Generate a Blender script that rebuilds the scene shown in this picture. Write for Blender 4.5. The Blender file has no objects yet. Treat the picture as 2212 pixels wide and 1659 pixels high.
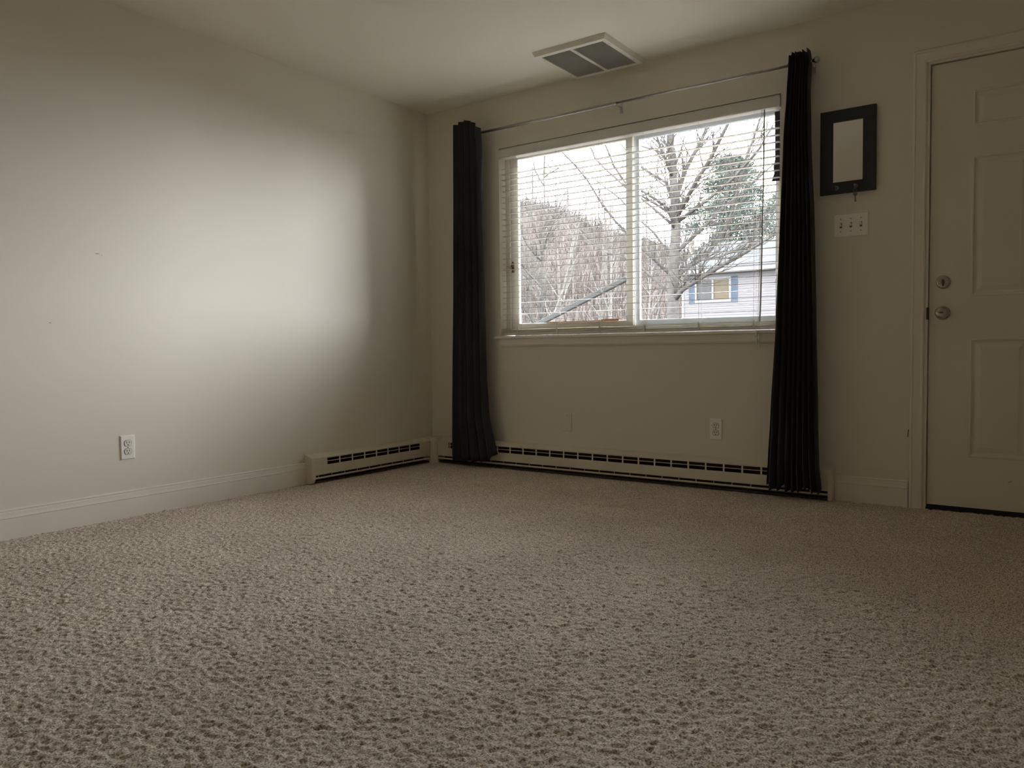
import bpy, bmesh, math, random
import numpy as np
from mathutils import Vector, Matrix
C = bpy.context.scene
COL = C.collection
random.seed(7)

# ------------------------------------------------------------------ camera
cd = bpy.data.cameras.new('camera'); cam = bpy.data.objects.new('camera', cd); COL.objects.link(cam)
cd.sensor_width = 36; cd.sensor_fit = 'HORIZONTAL'; cd.lens = 27.417; cd.clip_start = 0.02; cd.clip_end = 400
R_ = Vector((0.8127, 0.5826, -0.0118)); F_ = Vector((-0.5824, 0.8116, -0.0454)); R_.normalize()
U_ = R_.cross(F_).normalized(); F_ = U_.cross(R_).normalized()
M = Matrix((R_, U_, -F_)).transposed().to_4x4(); M.translation = Vector((3.6211, -4.0866, 0.772))
cam.matrix_world = M
C.camera = cam
# ------------------------------------------------------------------ light
w = bpy.data.worlds.new('overcast'); C.world = w; w.use_nodes = True
bg = w.node_tree.nodes['Background']; bg.inputs[0].default_value = (0.96, 0.98, 1.02, 1); bg.inputs[1].default_value = 10.0
C.view_settings.view_transform = 'Standard'; C.view_settings.look = 'None'; C.view_settings.gamma = 1
C.view_settings.use_curve_mapping = False
C.view_settings.exposure = 1.54
C.cycles.max_bounces = 12; C.cycles.diffuse_bounces = 8; C.cycles.glossy_bounces = 4; C.cycles.transparent_max_bounces = 16
C.cycles.sample_clamp_indirect = 8; C.cycles.use_denoising = True
# sampling portal only: emits nothing, it just tells Cycles where the sky enters the room
pl = bpy.data.lights.new('window_portal', 'AREA'); pl.shape = 'RECTANGLE'; pl.size = 1.78; pl.size_y = 1.19; pl.cycles.is_portal = True
po = bpy.data.objects.new('window_portal', pl); COL.objects.link(po); po.location = (1.5, 0.15, 1.452); po.rotation_euler = (-math.pi/2, 0, 0)

# ------------------------------------------------------------------ materials
MATS = {}
def mat(name, col, rough=0.6, metal=0.0, bump=None, var=None, spec=None, sheen=0):
    """bump=(scale, strength, distance); var=(scale, amount) noise on the colour"""
    if name in MATS: return MATS[name]
    m = bpy.data.materials.new(name); m.use_nodes = True; nt = m.node_tree; b = nt.nodes['Principled BSDF']
    b.inputs['Base Color'].default_value = (*col, 1); b.inputs['Roughness'].default_value = rough; b.inputs['Metallic'].default_value = metal
    if spec is not None: b.inputs['Specular IOR Level'].default_value = spec
    if sheen: b.inputs['Sheen Weight'].default_value = sheen
    tc = nt.nodes.new('ShaderNodeTexCoord')
    if bump:
        n = nt.nodes.new('ShaderNodeTexNoise'); n.inputs['Scale'].default_value = bump[0]; n.inputs['Detail'].default_value = 4
        nt.links.new(tc.outputs['Object'], n.inputs['Vector'])
        bp = nt.nodes.new('ShaderNodeBump'); bp.inputs['Strength'].default_value = bump[1]; bp.inputs['Distance'].default_value = bump[2]
        nt.links.new(n.outputs['Fac'], bp.inputs['Height']); nt.links.new(bp.outputs['Normal'], b.inputs['Normal'])
    v = var or (6, 0.05)
    n = nt.nodes.new('ShaderNodeTexNoise'); n.inputs['Scale'].default_value = v[0]; n.inputs['Detail'].default_value = 5
    nt.links.new(tc.outputs['Object'], n.inputs['Vector'])
    r = nt.nodes.new('ShaderNodeValToRGB')
    r.color_ramp.elements[0].position = 0.3; r.color_ramp.elements[1].position = 0.7
    r.color_ramp.elements[0].color = (*[c*(1-v[1]) for c in col], 1); r.color_ramp.elements[1].color = (*[min(1, c*(1+v[1])) for c in col], 1)
    nt.links.new(n.outputs['Fac'], r.inputs['Fac']); nt.links.new(r.outputs['Color'], b.inputs['Base Color'])
    MATS[name] = m; return m
WALL = mat('wall_paint', (0.76, 0.715, 0.615), 0.55, bump=(260, 0.12, 0.002), var=(1.2, 0.015))
CEIL = mat('ceiling_paint', (0.82, 0.78, 0.68), 0.8, bump=(120, 0.2, 0.002), var=(1.5, 0.02))
TRIM = mat('trim_paint', (0.80, 0.76, 0.67), 0.35, var=(9, 0.02))
DOORM = mat('door_paint', (0.74, 0.69, 0.585), 0.4, bump=(90, 0.05, 0.001), var=(4, 0.02))
HEAT = mat('heater_enamel', (0.72, 0.66, 0.55), 0.4, var=(7, 0.04))
DARK = mat('heater_inside', (0.05, 0.035, 0.025), 0.7)
FIN = mat('fin_metal', (0.12, 0.09, 0.065), 0.5, 0.6)
PLATE = mat('plate_plastic', (0.92, 0.89, 0.83), 0.3, var=(20, 0.01))
RECEP = mat('receptacle_plastic', (0.82, 0.79, 0.72), 0.3, var=(20, 0.01))
SLOT = mat('slot_black', (0.01, 0.009, 0.008), 0.6)
SCREW = mat('screw_metal', (0.30, 0.28, 0.25), 0.4, 0.7)
SCREWP = mat('screw_painted', (0.42, 0.39, 0.33), 0.4)
VINYL = mat('window_vinyl', (0.78, 0.75, 0.66), 0.35, var=(5, 0.02))
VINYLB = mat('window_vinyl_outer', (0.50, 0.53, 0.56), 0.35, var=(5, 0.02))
SLATM = mat('slat_fauxwood', (0.62, 0.60, 0.56), 0.5, var=(12, 0.02), spec=0.25)
RAILW = mat('blind_rail_white', (0.74, 0.72, 0.66), 0.4, var=(12, 0.02))
CORD = mat('cord_white', (0.55, 0.53, 0.48), 0.8)
WANDM = mat('wand_plastic', (0.45, 0.44, 0.42), 0.3)
CURT = mat('curtain_fabric', (0.038, 0.0395, 0.043), 0.95, bump=(500, 0.3, 0.001), var=(3, 0.12), spec=0.2, sheen=0.08)
RODM = mat('rod_nickel', (0.50, 0.49, 0.47), 0.3, 1.0)
CHROME = mat('satin_nickel', (0.48, 0.43, 0.36), 0.25, 1.0, var=(30, 0.03))
FRAMEB = mat('mirror_frame_black', (0.016, 0.018, 0.019), 0.45, var=(30, 0.15))
IRON = mat('dark_iron', (0.22, 0.22, 0.22), 0.4, 0.9)
GROM = mat('grommet_black', (0.03, 0.03, 0.032), 0.5, 0.5)
VENTM = mat('vent_enamel', (0.78, 0.74, 0.65), 0.4)
LOUV = mat('vent_louver', (0.52, 0.50, 0.45), 0.5)
STRIKE = mat('strike_brass', (0.07, 0.055, 0.04), 0.4, 0.8)
WOOD = mat('dowel_wood', (0.50, 0.30, 0.17), 0.5, var=(40, 0.2))
RUBBER = mat('black_rubber', (0.008, 0.008, 0.008), 0.7)
SCUFF = mat('scuff_dark', (0.035, 0.022, 0.014), 0.9)
MARKW = mat('white_mark', (0.9, 0.9, 0.88), 0.5)
mm = bpy.data.materials.new('mirror_glass'); mm.use_nodes = True; b_ = mm.node_tree.nodes['Principled BSDF']
b_.inputs['Base Color'].default_value = (0.82, 0.82, 0.80, 1); b_.inputs['Metallic'].default_value = 1; b_.inputs['Roughness'].default_value = 0.02
def glassmat():
    m = bpy.data.materials.new('window_glass'); m.use_nodes = True; nt = m.node_tree
    for n in list(nt.nodes):
        if n.type != 'OUTPUT_MATERIAL': nt.nodes.remove(n)
    o = nt.nodes['Material Output']; t = nt.nodes.new('ShaderNodeBsdfTransparent'); g = nt.nodes.new('ShaderNodeBsdfGlossy')
    t.inputs[0].default_value = (0.97, 0.98, 0.975, 1); g.inputs['Roughness'].default_value = 0.01
    f = nt.nodes.new('ShaderNodeFresnel'); f.inputs['IOR'].default_value = 1.3
    x = nt.nodes.new('ShaderNodeMixShader'); nt.links.new(f.outputs[0], x.inputs[0]); nt.links.new(t.outputs[0], x.inputs[1]); nt.links.new(g.outputs[0], x.inputs[2])
    nt.links.new(x.outputs[0], o.inputs['Surface']); return m
GLASS = glassmat()
# outdoors
BARK = mat('tree_bark', (0.033, 0.0312, 0.029), 0.9, bump=(25, 0.6, 0.02), var=(8, 0.25), spec=0.04)
BARK2 = mat('hill_bark', (0.0300, 0.0262, 0.0240), 0.9, var=(3, 0.25), spec=0.04)
BARK3 = mat('hill_bark_pale', (0.060, 0.0535, 0.050), 0.9, var=(3, 0.25), spec=0.04)
BIRCH = mat('birch_bark', (0.062, 0.059, 0.054), 0.8, var=(6, 0.3), spec=0.04)
PINE = mat('pine_needles', (0.048, 0.058, 0.050), 0.8, var=(2, 0.3), spec=0.04)
SOIL = mat('leaf_litter', (0.0465, 0.0390, 0.0352), 1.0, bump=(3, 0.5, 0.3), var=(1.6, 0.3), spec=0.02)
SIDING = mat('house_siding', (0.060, 0.0575, 0.059), 0.6, var=(2, 0.03), spec=0.05)
FASCIA = mat('house_fascia', (0.070, 0.071, 0.073), 0.5, spec=0.05)
ROOF = mat('roof_shingle', (0.0300, 0.0310, 0.0320), 0.9, bump=(14, 0.5, 0.05), var=(9, 0.2), spec=0.03)
SHUT = mat('shutter_blue', (0.027, 0.034, 0.046), 0.6, spec=0.05)
WPANE = mat('house_pane_grey', (0.024, 0.024, 0.0245), 0.4, spec=0.05)
WSHADE = mat('house_shade_tan', (0.040, 0.033, 0.024), 0.6, spec=0.03)
RAILM = mat('handrail_grey', (0.0175, 0.0175, 0.0172), 0.6, spec=0.05)
RAILJ = mat('handrail_joint', (0.035, 0.035, 0.035), 0.5, spec=0.05)

# ------------------------------------------------------------------ mesh builder
class MB:
    def __init__(s): s.v = []; s.f = []
    def add(s, vs, fs):
        o = len(s.v); s.v += [tuple(v) for v in vs]; s.f += [tuple(i+o for i in f) for f in fs]; return s
    def box(s, x0, x1, y0, y1, z0, z1):
        return s.add([(x0,y0,z0),(x1,y0,z0),(x1,y1,z0),(x0,y1,z0),(x0,y0,z1),(x1,y0,z1),(x1,y1,z1),(x0,y1,z1)],
                     [(0,3,2,1),(4,5,6,7),(0,1,5,4),(1,2,6,5),(2,3,7,6),(3,0,4,7)])
    def prism(s, prof, a0, a1, axis='x'):
        """extrude a 2D polygon; axis x: prof=(y,z); axis y: prof=(x,z); axis z: prof=(x,y)"""
        n = len(prof)
        def P(q, a): return (a,q[0],q[1]) if axis == 'x' else (q[0],a,q[1]) if axis == 'y' else (q[0],q[1],a)
        return s.add([P(q,a0) for q in prof]+[P(q,a1) for q in prof],
                     [tuple(range(n-1,-1,-1)), tuple(range(n,2*n))]+[(i,(i+1)%n,n+(i+1)%n,n+i) for i in range(n)])
    def tube(s, pts, r, n=8, cap=True):
        pts = [Vector(p) for p in pts]; k = len(pts); rr = r if isinstance(r,(list,tuple)) else [r]*k
        vs = []; prev = None
        for i,p in enumerate(pts):
            d = (pts[min(i+1,k-1)]-pts[max(i-1,0)]).normalized()
            if prev is None: a = d.orthogonal().normalized()
            else:
                a = prev - d*prev.dot(d); a = a.normalized() if a.length > 1e-6 else d.orthogonal().normalized()
            prev = a; b = d.cross(a)
            for j in range(n):
                t = 2*math.pi*j/n; vs.append(p+(a*math.cos(t)+b*math.sin(t))*rr[i])
        fs = [(i*n+j, i*n+(j+1)%n, (i+1)*n+(j+1)%n, (i+1)*n+j) for i in range(k-1) for j in range(n)]
        if cap and n > 3: fs += [tuple(range(n-1,-1,-1)), tuple(range((k-1)*n, k*n))]
        return s.add(vs, fs)
    def lathe(s, prof, n=24, org=(0,0,0), axis='-y'):
        """prof = [(radius, height along axis)]"""
        vs = []; k = len(prof); o = Vector(org)
        for r,h in prof:
            for j in range(n):
                t = 2*math.pi*j/n; a, b = r*math.cos(t), r*math.sin(t)
                vs.append(o+Vector({'-y':(a,-h,b),'x':(h,a,b),'z':(a,b,h),'-z':(a,-b,-h)}[axis]))
        fs = [(i*n+j, i*n+(j+1)%n, (i+1)*n+(j+1)%n, (i+1)*n+j) for i in range(k-1) for j in range(n)]
        fs += [tuple(range(n-1,-1,-1)), tuple(range((k-1)*n,k*n))]
        return s.add(vs, fs)
    def frame(s, x0,x1,z0,z1, ix0,ix1,iz0,iz1, y0,y1):
        o = [(x0,z0),(x1,z0),(x1,z1),(x0,z1)]; i = [(ix0,iz0),(ix1,iz0),(ix1,iz1),(ix0,iz1)]
        vs = [(q[0],y0,q[1]) for q in o+i]+[(q[0],y1,q[1]) for q in o+i]; fs = []
        for k in range(4):
            l = (k+1)%4
            fs += [(k,l,4+l,4+k),(8+k,12+k,12+l,8+l),(k,8+k,8+l,l),(4+k,4+l,12+l,12+k)]
        return s.add(vs, fs)
    def mesh(s, name, m, smooth=False):
        me = bpy.data.meshes.new(name); me.from_pydata(s.v, [], s.f); me.update()
        bm = bmesh.new(); bm.from_mesh(me); bmesh.ops.recalc_face_normals(bm, faces=bm.faces); bm.to_mesh(me); bm.free()
        if m: me.materials.append(m)
        if smooth: me.polygons.foreach_set('use_smooth', [True]*len(me.polygons))
        return me
    def obj(s, name, m, parent=None, smooth=False, bevel=0, loc=None):
        return link(name, s.mesh(name, m, smooth), parent, bevel, loc)
def link(name, me, parent=None, bevel=0, loc=None):
    o = bpy.data.objects.new(name, me); COL.objects.link(o)
    if parent: o.parent = parent
    if loc: o.location = loc
    if bevel:
        b = o.modifiers.new('bevel','BEVEL'); b.width = bevel; b.segments = 2; b.limit_method = 'ANGLE'
    return o
def tag(o, label=None, cat=None, group=None, kind=None):
    if label: o['label'] = label
    if cat: o['category'] = cat
    if group: o['group'] = group
    if kind: o['kind'] = kind
    return o
def empty(name, loc=(0,0,0), rz=0):
    o = bpy.data.objects.new(name, None); COL.objects.link(o); o.location = loc; o.rotation_euler = (0,0,rz); o.empty_display_size = 0.05; return o
def copy_tree(o, parent=None):
    c = o.copy(); COL.objects.link(c); c.parent = parent
    for ch in list(o.children): copy_tree(ch, c)
    return c

# ================================================================== THE ROOM
H = 2.382
XR, YF = 4.35, -6.3                                   # right wall, wall behind the camera
WX0, WX1, WZ0, WZ1 = 0.604, 2.395, 0.845, 2.055       # window opening
DX0, DX1, DZ1 = 3.045, 4.025, 2.075                   # door opening
f = MB(); f.box(-0.14, XR+0.14, YF-0.14, 0.16, -0.15, -0.02)
floor = f.obj('floor', mat('carpet_backing', (0.22, 0.18, 0.14), 1.0)); tag(floor, 'floor under the beige cut pile carpet', kind='structure')
c = MB(); c.box(-0.14, XR+0.14, YF-0.14, 0.16, H, H+0.12)
ceiling = c.obj('ceiling', CEIL); tag(ceiling, 'plain off white painted ceiling', kind='structure')
m = MB(); m.box(-0.14, 0, YF-0.14, 0.16, -0.02, H)
wall_left = m.obj('wall_left', WALL); tag(wall_left, 'long plain greige wall left of the window', kind='structure')
m = MB()
m.box(0, WX0, 0, 0.16, -0.02, H); m.box(WX0, WX1, 0, 0.16, -0.02, WZ0); m.box(WX0, WX1, 0, 0.16, WZ1, H)
m.box(WX1, DX0, 0, 0.16, -0.02, H); m.box(DX0, DX1, 0, 0.16, DZ1, H); m.box(DX1, XR, 0, 0.16, -0.02, H)
wall_back = m.obj('wall_back', WALL); tag(wall_back, 'greige wall holding the window and the door', kind='structure')
m = MB(); m.box(XR, XR+0.14, YF-0.14, 0.16, -0.02, H); tag(m.obj('wall_right', WALL), 'greige wall on the right side of the room', kind='structure')
m = MB(); m.box(0, XR, YF-0.14, YF, -0.02, H); tag(m.obj('wall_front', WALL), 'greige wall behind the viewer', kind='structure')

# ---- carpet: a tufted height field
def carpet():
    rng = np.random.default_rng(3)
    def grid(x0, x1, y0, y1, st):
        nx, ny = int((x1-x0)/st)+1, int((y1-y0)/st)+1
        X, Yy = np.meshgrid(np.linspace(x0,x1,nx), np.linspace(y0,y1,ny))
        h = rng.normal(0, 1, X.shape)
        h2 = h.copy()
        for ax in (0,1): h2 = (np.roll(h2,1,ax)+h2*2.2+np.roll(h2,-1,ax))/4.2
        big = rng.normal(0,1,(ny//6+3, nx//6+3))
        iy, ix = np.linspace(0,big.shape[0]-2.001,ny), np.linspace(0,big.shape[1]-2.001,nx)
        a, b = iy.astype(int)[:,None], ix.astype(int)[None,:]; fy, fx = (iy%1)[:,None], (ix%1)[None,:]
        bigi = big[a,b]*(1-fy)*(1-fx)+big[a+1,b]*fy*(1-fx)+big[a,b+1]*(1-fy)*fx+big[a+1,b+1]*fy*fx
        z = -0.004 + 0.0015*h2/h2.std() + 0.0003*bigi
        z = np.clip(z, -0.016, 0.004)
        J = st*0.28
        X = X + rng.uniform(-J,J,X.shape); Yy = Yy + rng.uniform(-J,J,X.shape)
        X = np.clip(X, x0, x1); Yy = np.clip(Yy, y0, y1)
        v = np.stack([X,Yy,z],-1).reshape(-1,3)
        i = np.arange(nx*ny).reshape(ny,nx)
        q = np.stack([i[:-1,:-1],i[:-1,1:],i[1:,1:],i[1:,:-1]],-1).reshape(-1,4)
        return v, q
    v1,q1 = grid(0.001, XR-0.001, -4.0, 0.03, 0.0045)
    v2,q2 = grid(0.001, XR-0.001, YF+0.001, -4.0, 0.03)
    v = np.concatenate([v1,v2]); q = np.concatenate([q1,q2+len(v1)])
    me = bpy.data.meshes.new('carpet_pile'); me.vertices.add(len(v)); me.vertices.foreach_set('co', v.astype(np.float32).ravel())
    me.loops.add(q.size); me.loops.foreach_set('vertex_index', q.astype(np.int32).ravel())
    me.polygons.add(len(q)); me.polygons.foreach_set('loop_start', np.arange(0,q.size,4,dtype=np.int32))
    me.update(calc_edges=True); me.polygons.foreach_set('use_smooth', np.ones(len(q),dtype=bool))
    m = bpy.data.materials.new('carpet_yarn'); m.use_nodes = True; nt = m.node_tree; b = nt.nodes['Principled BSDF']
    b.inputs['Roughness'].default_value = 1; b.inputs['Specular IOR Level'].default_value = 0.1
    tc = nt.nodes.new('ShaderNodeTexCoord'); n = nt.nodes.new('ShaderNodeTexNoise'); n.inputs['Scale'].default_value = 240; n.inputs['Detail'].default_value = 3
    n2 = nt.nodes.new('ShaderNodeTexNoise'); n2.inputs['Scale'].default_value = 2.2; n2.inputs['Detail'].default_value = 4
    r = nt.nodes.new('ShaderNodeValToRGB'); e = r.color_ramp.elements
    e[0].position = 0.36; e[0].color = (0.27,0.222,0.172,1); e[1].position = 0.60; e[1].color = (0.86,0.765,0.655,1)
    mx = nt.nodes.new('ShaderNodeMix'); mx.data_type = 'RGBA'; mx.blend_type = 'MULTIPLY'; mx.inputs[0].default_value = 1
    r2 = nt.nodes.new('ShaderNodeValToRGB'); r2.color_ramp.elements[0].position=0.35; r2.color_ramp.elements[1].position=0.65
    r2.color_ramp.elements[0].color = (0.88,0.87,0.86,1); r2.color_ramp.elements[1].color = (1,1,1,1)
    L = nt.links.new
    L(tc.outputs['Object'], n.inputs['Vector']); L(tc.outputs['Object'], n2.inputs['Vector']); L(n.outputs['Fac'], r.inputs['Fac']); L(n2.outputs['Fac'], r2.inputs['Fac'])
    L(r.outputs['Color'], mx.inputs[6]); L(r2.outputs['Color'], mx.inputs[7]); L(mx.outputs[2], b.inputs['Base Color'])
    bp = nt.nodes.new('ShaderNodeBump'); bp.inputs['Strength'].default_value = 0.5; bp.inputs['Distance'].default_value = 0.002
    L(n.outputs['Fac'], bp.inputs['Height']); L(bp.outputs['Normal'], b.inputs['Normal'])
    me.materials.append(m)
    o = link('carpet_pile', me, floor); tag(o, 'beige brown flecked cut pile carpet', kind='stuff')
carpet()

# ---- baseboards with a stepped and beaded top
BP = [(0,-0.015),(-0.0145,-0.015),(-0.0145,0.084),(-0.0165,0.086),(-0.0165,0.0895),(-0.0125,0.091),(-0.0115,0.098),(-0.0105,0.109),(-0.0075,0.112),(-0.0075,0.1145),(-0.0095,0.1155),(-0.0095,0.120),(-0.007,0.123),(0,0.123)]
m = MB(); m.prism(BP, 2.672, 3.0, 'x'); tag(m.obj('baseboard_back', TRIM), 'short white baseboard between back heater and door casing', kind='structure')
m = MB(); m.prism([(-a,b) for a,b in BP], YF, -1.126, 'y'); tag(m.obj('baseboard_left', TRIM), 'long white beaded baseboard along the left wall', kind='structure')
m = MB(); m.prism([(XR+a,b) for a,b in BP], YF, 0, 'y'); tag(m.obj('baseboard_right', TRIM), 'white baseboard along the right wall', kind='structure')
m = MB(); m.prism([(YF-a,b) for a,b in BP], 0.017, XR-0.017, 'x'); tag(m.obj('baseboard_front', TRIM), 'white baseboard along the wall behind the viewer', kind='structure')

# ================================================================== WINDOW
win = empty('window_1', (WX0, 0, WZ0)); tag(win, 'wide white sliding window with two panes', kind='structure')
OW = (-WX0, 0, -WZ0)          # parts are modelled in room coordinates
m = MB(); m.frame(WX0+.001, WX1-.001, 0.86, WZ1-.001, WX0+.036, WX1-.036, 0.893, WZ1-.038, 0.066, 0.145)
m.frame(WX0+.036, WX1-.036, 0.893, WZ1-.038, WX0+.052, WX1-.046, 0.902, WZ1-.048, 0.098, 0.104)
m.obj('window_frame', VINYL, win, bevel=0.003, loc=OW)
def sash(x0, x1, y0, y1, st, m1, top=1.985, bot=0.897):
    k = MB(); k.frame(x0, x1, bot, top+0.035, x0+st[0], x1-st[1], bot+0.036, top, y0, y1)
    so = k.obj('sash', m1, win, bevel=0.004, loc=OW)
    g = MB(); ym = (y0+y1)/2; g.box(x0+st[0]-.004, x1-st[1]+.004, ym-.002, ym+.002, bot+.032, top+.004); g.obj('glass_pane', GLASS, so)
    return so
s1 = sash(0.641, 1.521, 0.070, 0.096, (0.062, 0.045), VINYL)
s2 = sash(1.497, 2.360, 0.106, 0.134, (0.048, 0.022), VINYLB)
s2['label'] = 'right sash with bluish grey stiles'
m = MB(); m.box(0.655,0.668,0.060,0.070,1.265,1.335); m.box(0.656,0.667,0.050,0.0605,1.30,1.325)
m.obj('sash_latch', mat('latch_bronze',(0.16,0.11,0.05),0.4,0.6), s1, bevel=0.002)
m = MB(); m.prism([(0.0655,0.856),(-0.026,0.851),(-0.030,0.848),(-0.030,0.838),(-0.026,0.835),(0.0655,0.835)], 0.5695, 2.43, 'x')
sill = m.obj('window_sill', TRIM, win, loc=OW)
m = MB(); m.prism([(-0.001,0.8345),(-0.016,0.8345),(-0.016,0.797),(-0.012,0.788),(-0.001,0.788)], 0.606, 2.393, 'x'); m.obj('sill_apron', TRIM, win, loc=OW)
m = MB(); m.tube([(0.916,0.060,0.9385),(1.17,0.061,0.940),(1.432,0.060,0.9385)], 0.0045, 8)
# ---- the stick along the left sash
stk = MB(); stk.box(0.918,1.430,0.0615,0.0695,0.931,0.9375); stk.box(1.31,1.45,0.062,0.0692,0.9376,0.9425)

tag(stk.obj('wooden_stick', WOOD, bevel=0.001), 'orange brown wooden stick lying along the bottom rail of the left window sash', 'stick')

# ---- blind
bl = empty('window_blind', (1.4975, 0.03, WZ1)); tag(bl, 'white two inch horizontal slat blind lowered across the window', 'blind')
OB = (-1.4975, -0.03, -WZ1)
m = MB(); m.box(0.612, 2.388, 0.006, 0.058, 1.992, 2.043); m.obj('headrail', RAILW, bl, bevel=0.002, loc=OB)
m = MB(); m.prism([(-0.006,1.990),(-0.009,1.994),(-0.006,1.998),(-0.006,2.040),(-0.009,2.044),(-0.006,2.048),(0.003,2.048),(0.003,1.990)], 0.606, 2.392, 'x'); m.obj('valance', RAILW, bl, loc=OB)
SW = 0.0187
prof = []
for k in range(5):
    t = -1+k*0.5; prof.append((t*SW, 0.0003*(1-t*t)))
for k in range(4,-1,-1):
    t = -1+k*0.5; prof.append((t*SW, 0.0003*(1-t*t)-0.0024))
sl = MB(); sl.prism(prof, -0.884, 0.884, 'x'); slat_me = sl.mesh('slat', SLATM)
PITCH = 0.03597
white = {19: 4.6, 24: 3.4, 26: 3.0}
zlow = None
for k in range(28):
    z = 1.9285-k*PITCH
    o = link('slat', slat_me, bl); o.location = (0, 0, z-WZ1)
    tilt = 14.5 if k == 0 else 2.0+random.uniform(-0.4,0.4)+white.get(k,0)
    o.rotation_euler = (math.radians(tilt), random.uniform(-.0006,.0006), 0)
for k in range(5):
    o = link('slat', slat_me, bl); o.location = (random.uniform(-.001,.001), random.uniform(-.0015,.0015), 0.8775+k*0.0055-WZ1); o.rotation_euler = (0,0,random.uniform(-.001,.001))
m = MB(); m.box(0.614,2.382,0.0112,0.049,0.8575,0.8745); m.obj('bottom_rail', RAILW, bl, bevel=0.003, loc=OB)
for x in (0.732, 1.029, 1.331, 1.621, 1.95, 2.255):
    m = MB()
    m.tube([(x,0.0095,1.992),(x+.001,0.0095,1.4),(x,0.0095,0.872)], 0.0008, 5); m.tube([(x,0.0505,1.992),(x,0.0505,0.872)], 0.0008, 5)
    m.obj('ladder_cord', CORD, bl, loc=OB)
    m = MB(); m.box(x-.006,x+.006,0.0075,0.0105,0.862,0.905); m.obj('cord_button', RAILW, bl, loc=OB)
m = MB(); m.tube([(2.316,-0.012,1.985),(2.312,-0.014,1.6),(2.300,-0.016,1.0),(2.297,-0.018,0.90)], 0.0042, 6); m.obj('tilt_wand', WANDM, bl, loc=OB)
m = MB(); m.tube([(2.300,-0.013,1.985),(2.296,-0.02,1.3),(2.290,-0.034,0.86)], 0.0010, 5); m.tube([(2.306,-0.013,1.985),(2.300,-0.02,1.3),(2.297,-0.037,0.84)], 0.0010, 5)
m.obj('pull_cord', CORD, bl, loc=OB)
for (x,y,z) in ((2.284,-0.038,0.852),(2.299,-0.039,0.835),(2.290,-0.040,0.812),(2.302,-0.038,0.795)):
    m = MB(); m.lathe([(0.002,0.0),(0.004,0.004),(0.0055,0.018),(0.0065,0.030),(0.005,0.034)], 10, (x,y,z), '-z'); m.obj('cord_tassel', RAILW, bl, smooth=True, loc=OB)

# ---- dark strip caught behind the blind
m = MB(); m.prism([(2.346,1.985),(2.372,1.985),(2.372,1.628),(2.330,1.628),(2.344,1.67),(2.340,1.70),(2.348,1.74)], 0.0605, 0.0625, 'y')
tag(m.obj('fabric_strip', CURT), 'dark fabric strip caught behind the blind beside the right window jamb', 'fabric')

# ---- curtain rod
rod = empty('curtain_rod', (1.487, -0.085, 2.153)); tag(rod, 'slim nickel curtain rod with ball ends above the window', 'curtain rod')
OR = (-1.487, 0.085, -2.153)
m = MB(); m.tube([(0.35,-0.085,2.153),(1.50,-0.085,2.155)], 0.0085, 12); m.obj('rod_tube', RODM, rod, True, loc=OR)
m = MB(); m.tube([(1.48,-0.085,2.155),(2.572,-0.085,2.1545)], 0.0066, 12); m.obj('rod_tube', RODM, rod, True, loc=OR)
for x, sgn in ((0.345,-1),(2.576,1)):
    m = MB(); m.lathe([(0.008,-0.004*sgn)]+[(0.0165*math.sin(a*math.pi/10), sgn*(0.016-0.0165*math.cos(a*math.pi/10))) for a in range(2,10)]+[(0.001,sgn*0.0325)], 16, (x,-0.085,2.1545), 'x'); m.obj('finial', RODM, rod, True, loc=OR)
for x, lb in ((0.38,None),(1.487,'white bracket at the middle of the rod'),(2.560,None)):
    m = MB(); m.box(x-.008,x+.008,-0.0035,-0.0005,2.120,2.172); m.tube([(x,-0.003,2.150),(x,-0.05,2.150),(x,-0.075,2.142),(x,-0.085,2.1385),(x,-0.0965,2.146),(x,-0.098,2.158)], 0.0045, 8)
    o = m.obj('bracket', mat('bracket_white',(0.55,0.53,0.50),0.4), rod, loc=OR)
    if lb: o['label'] = lb

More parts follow.
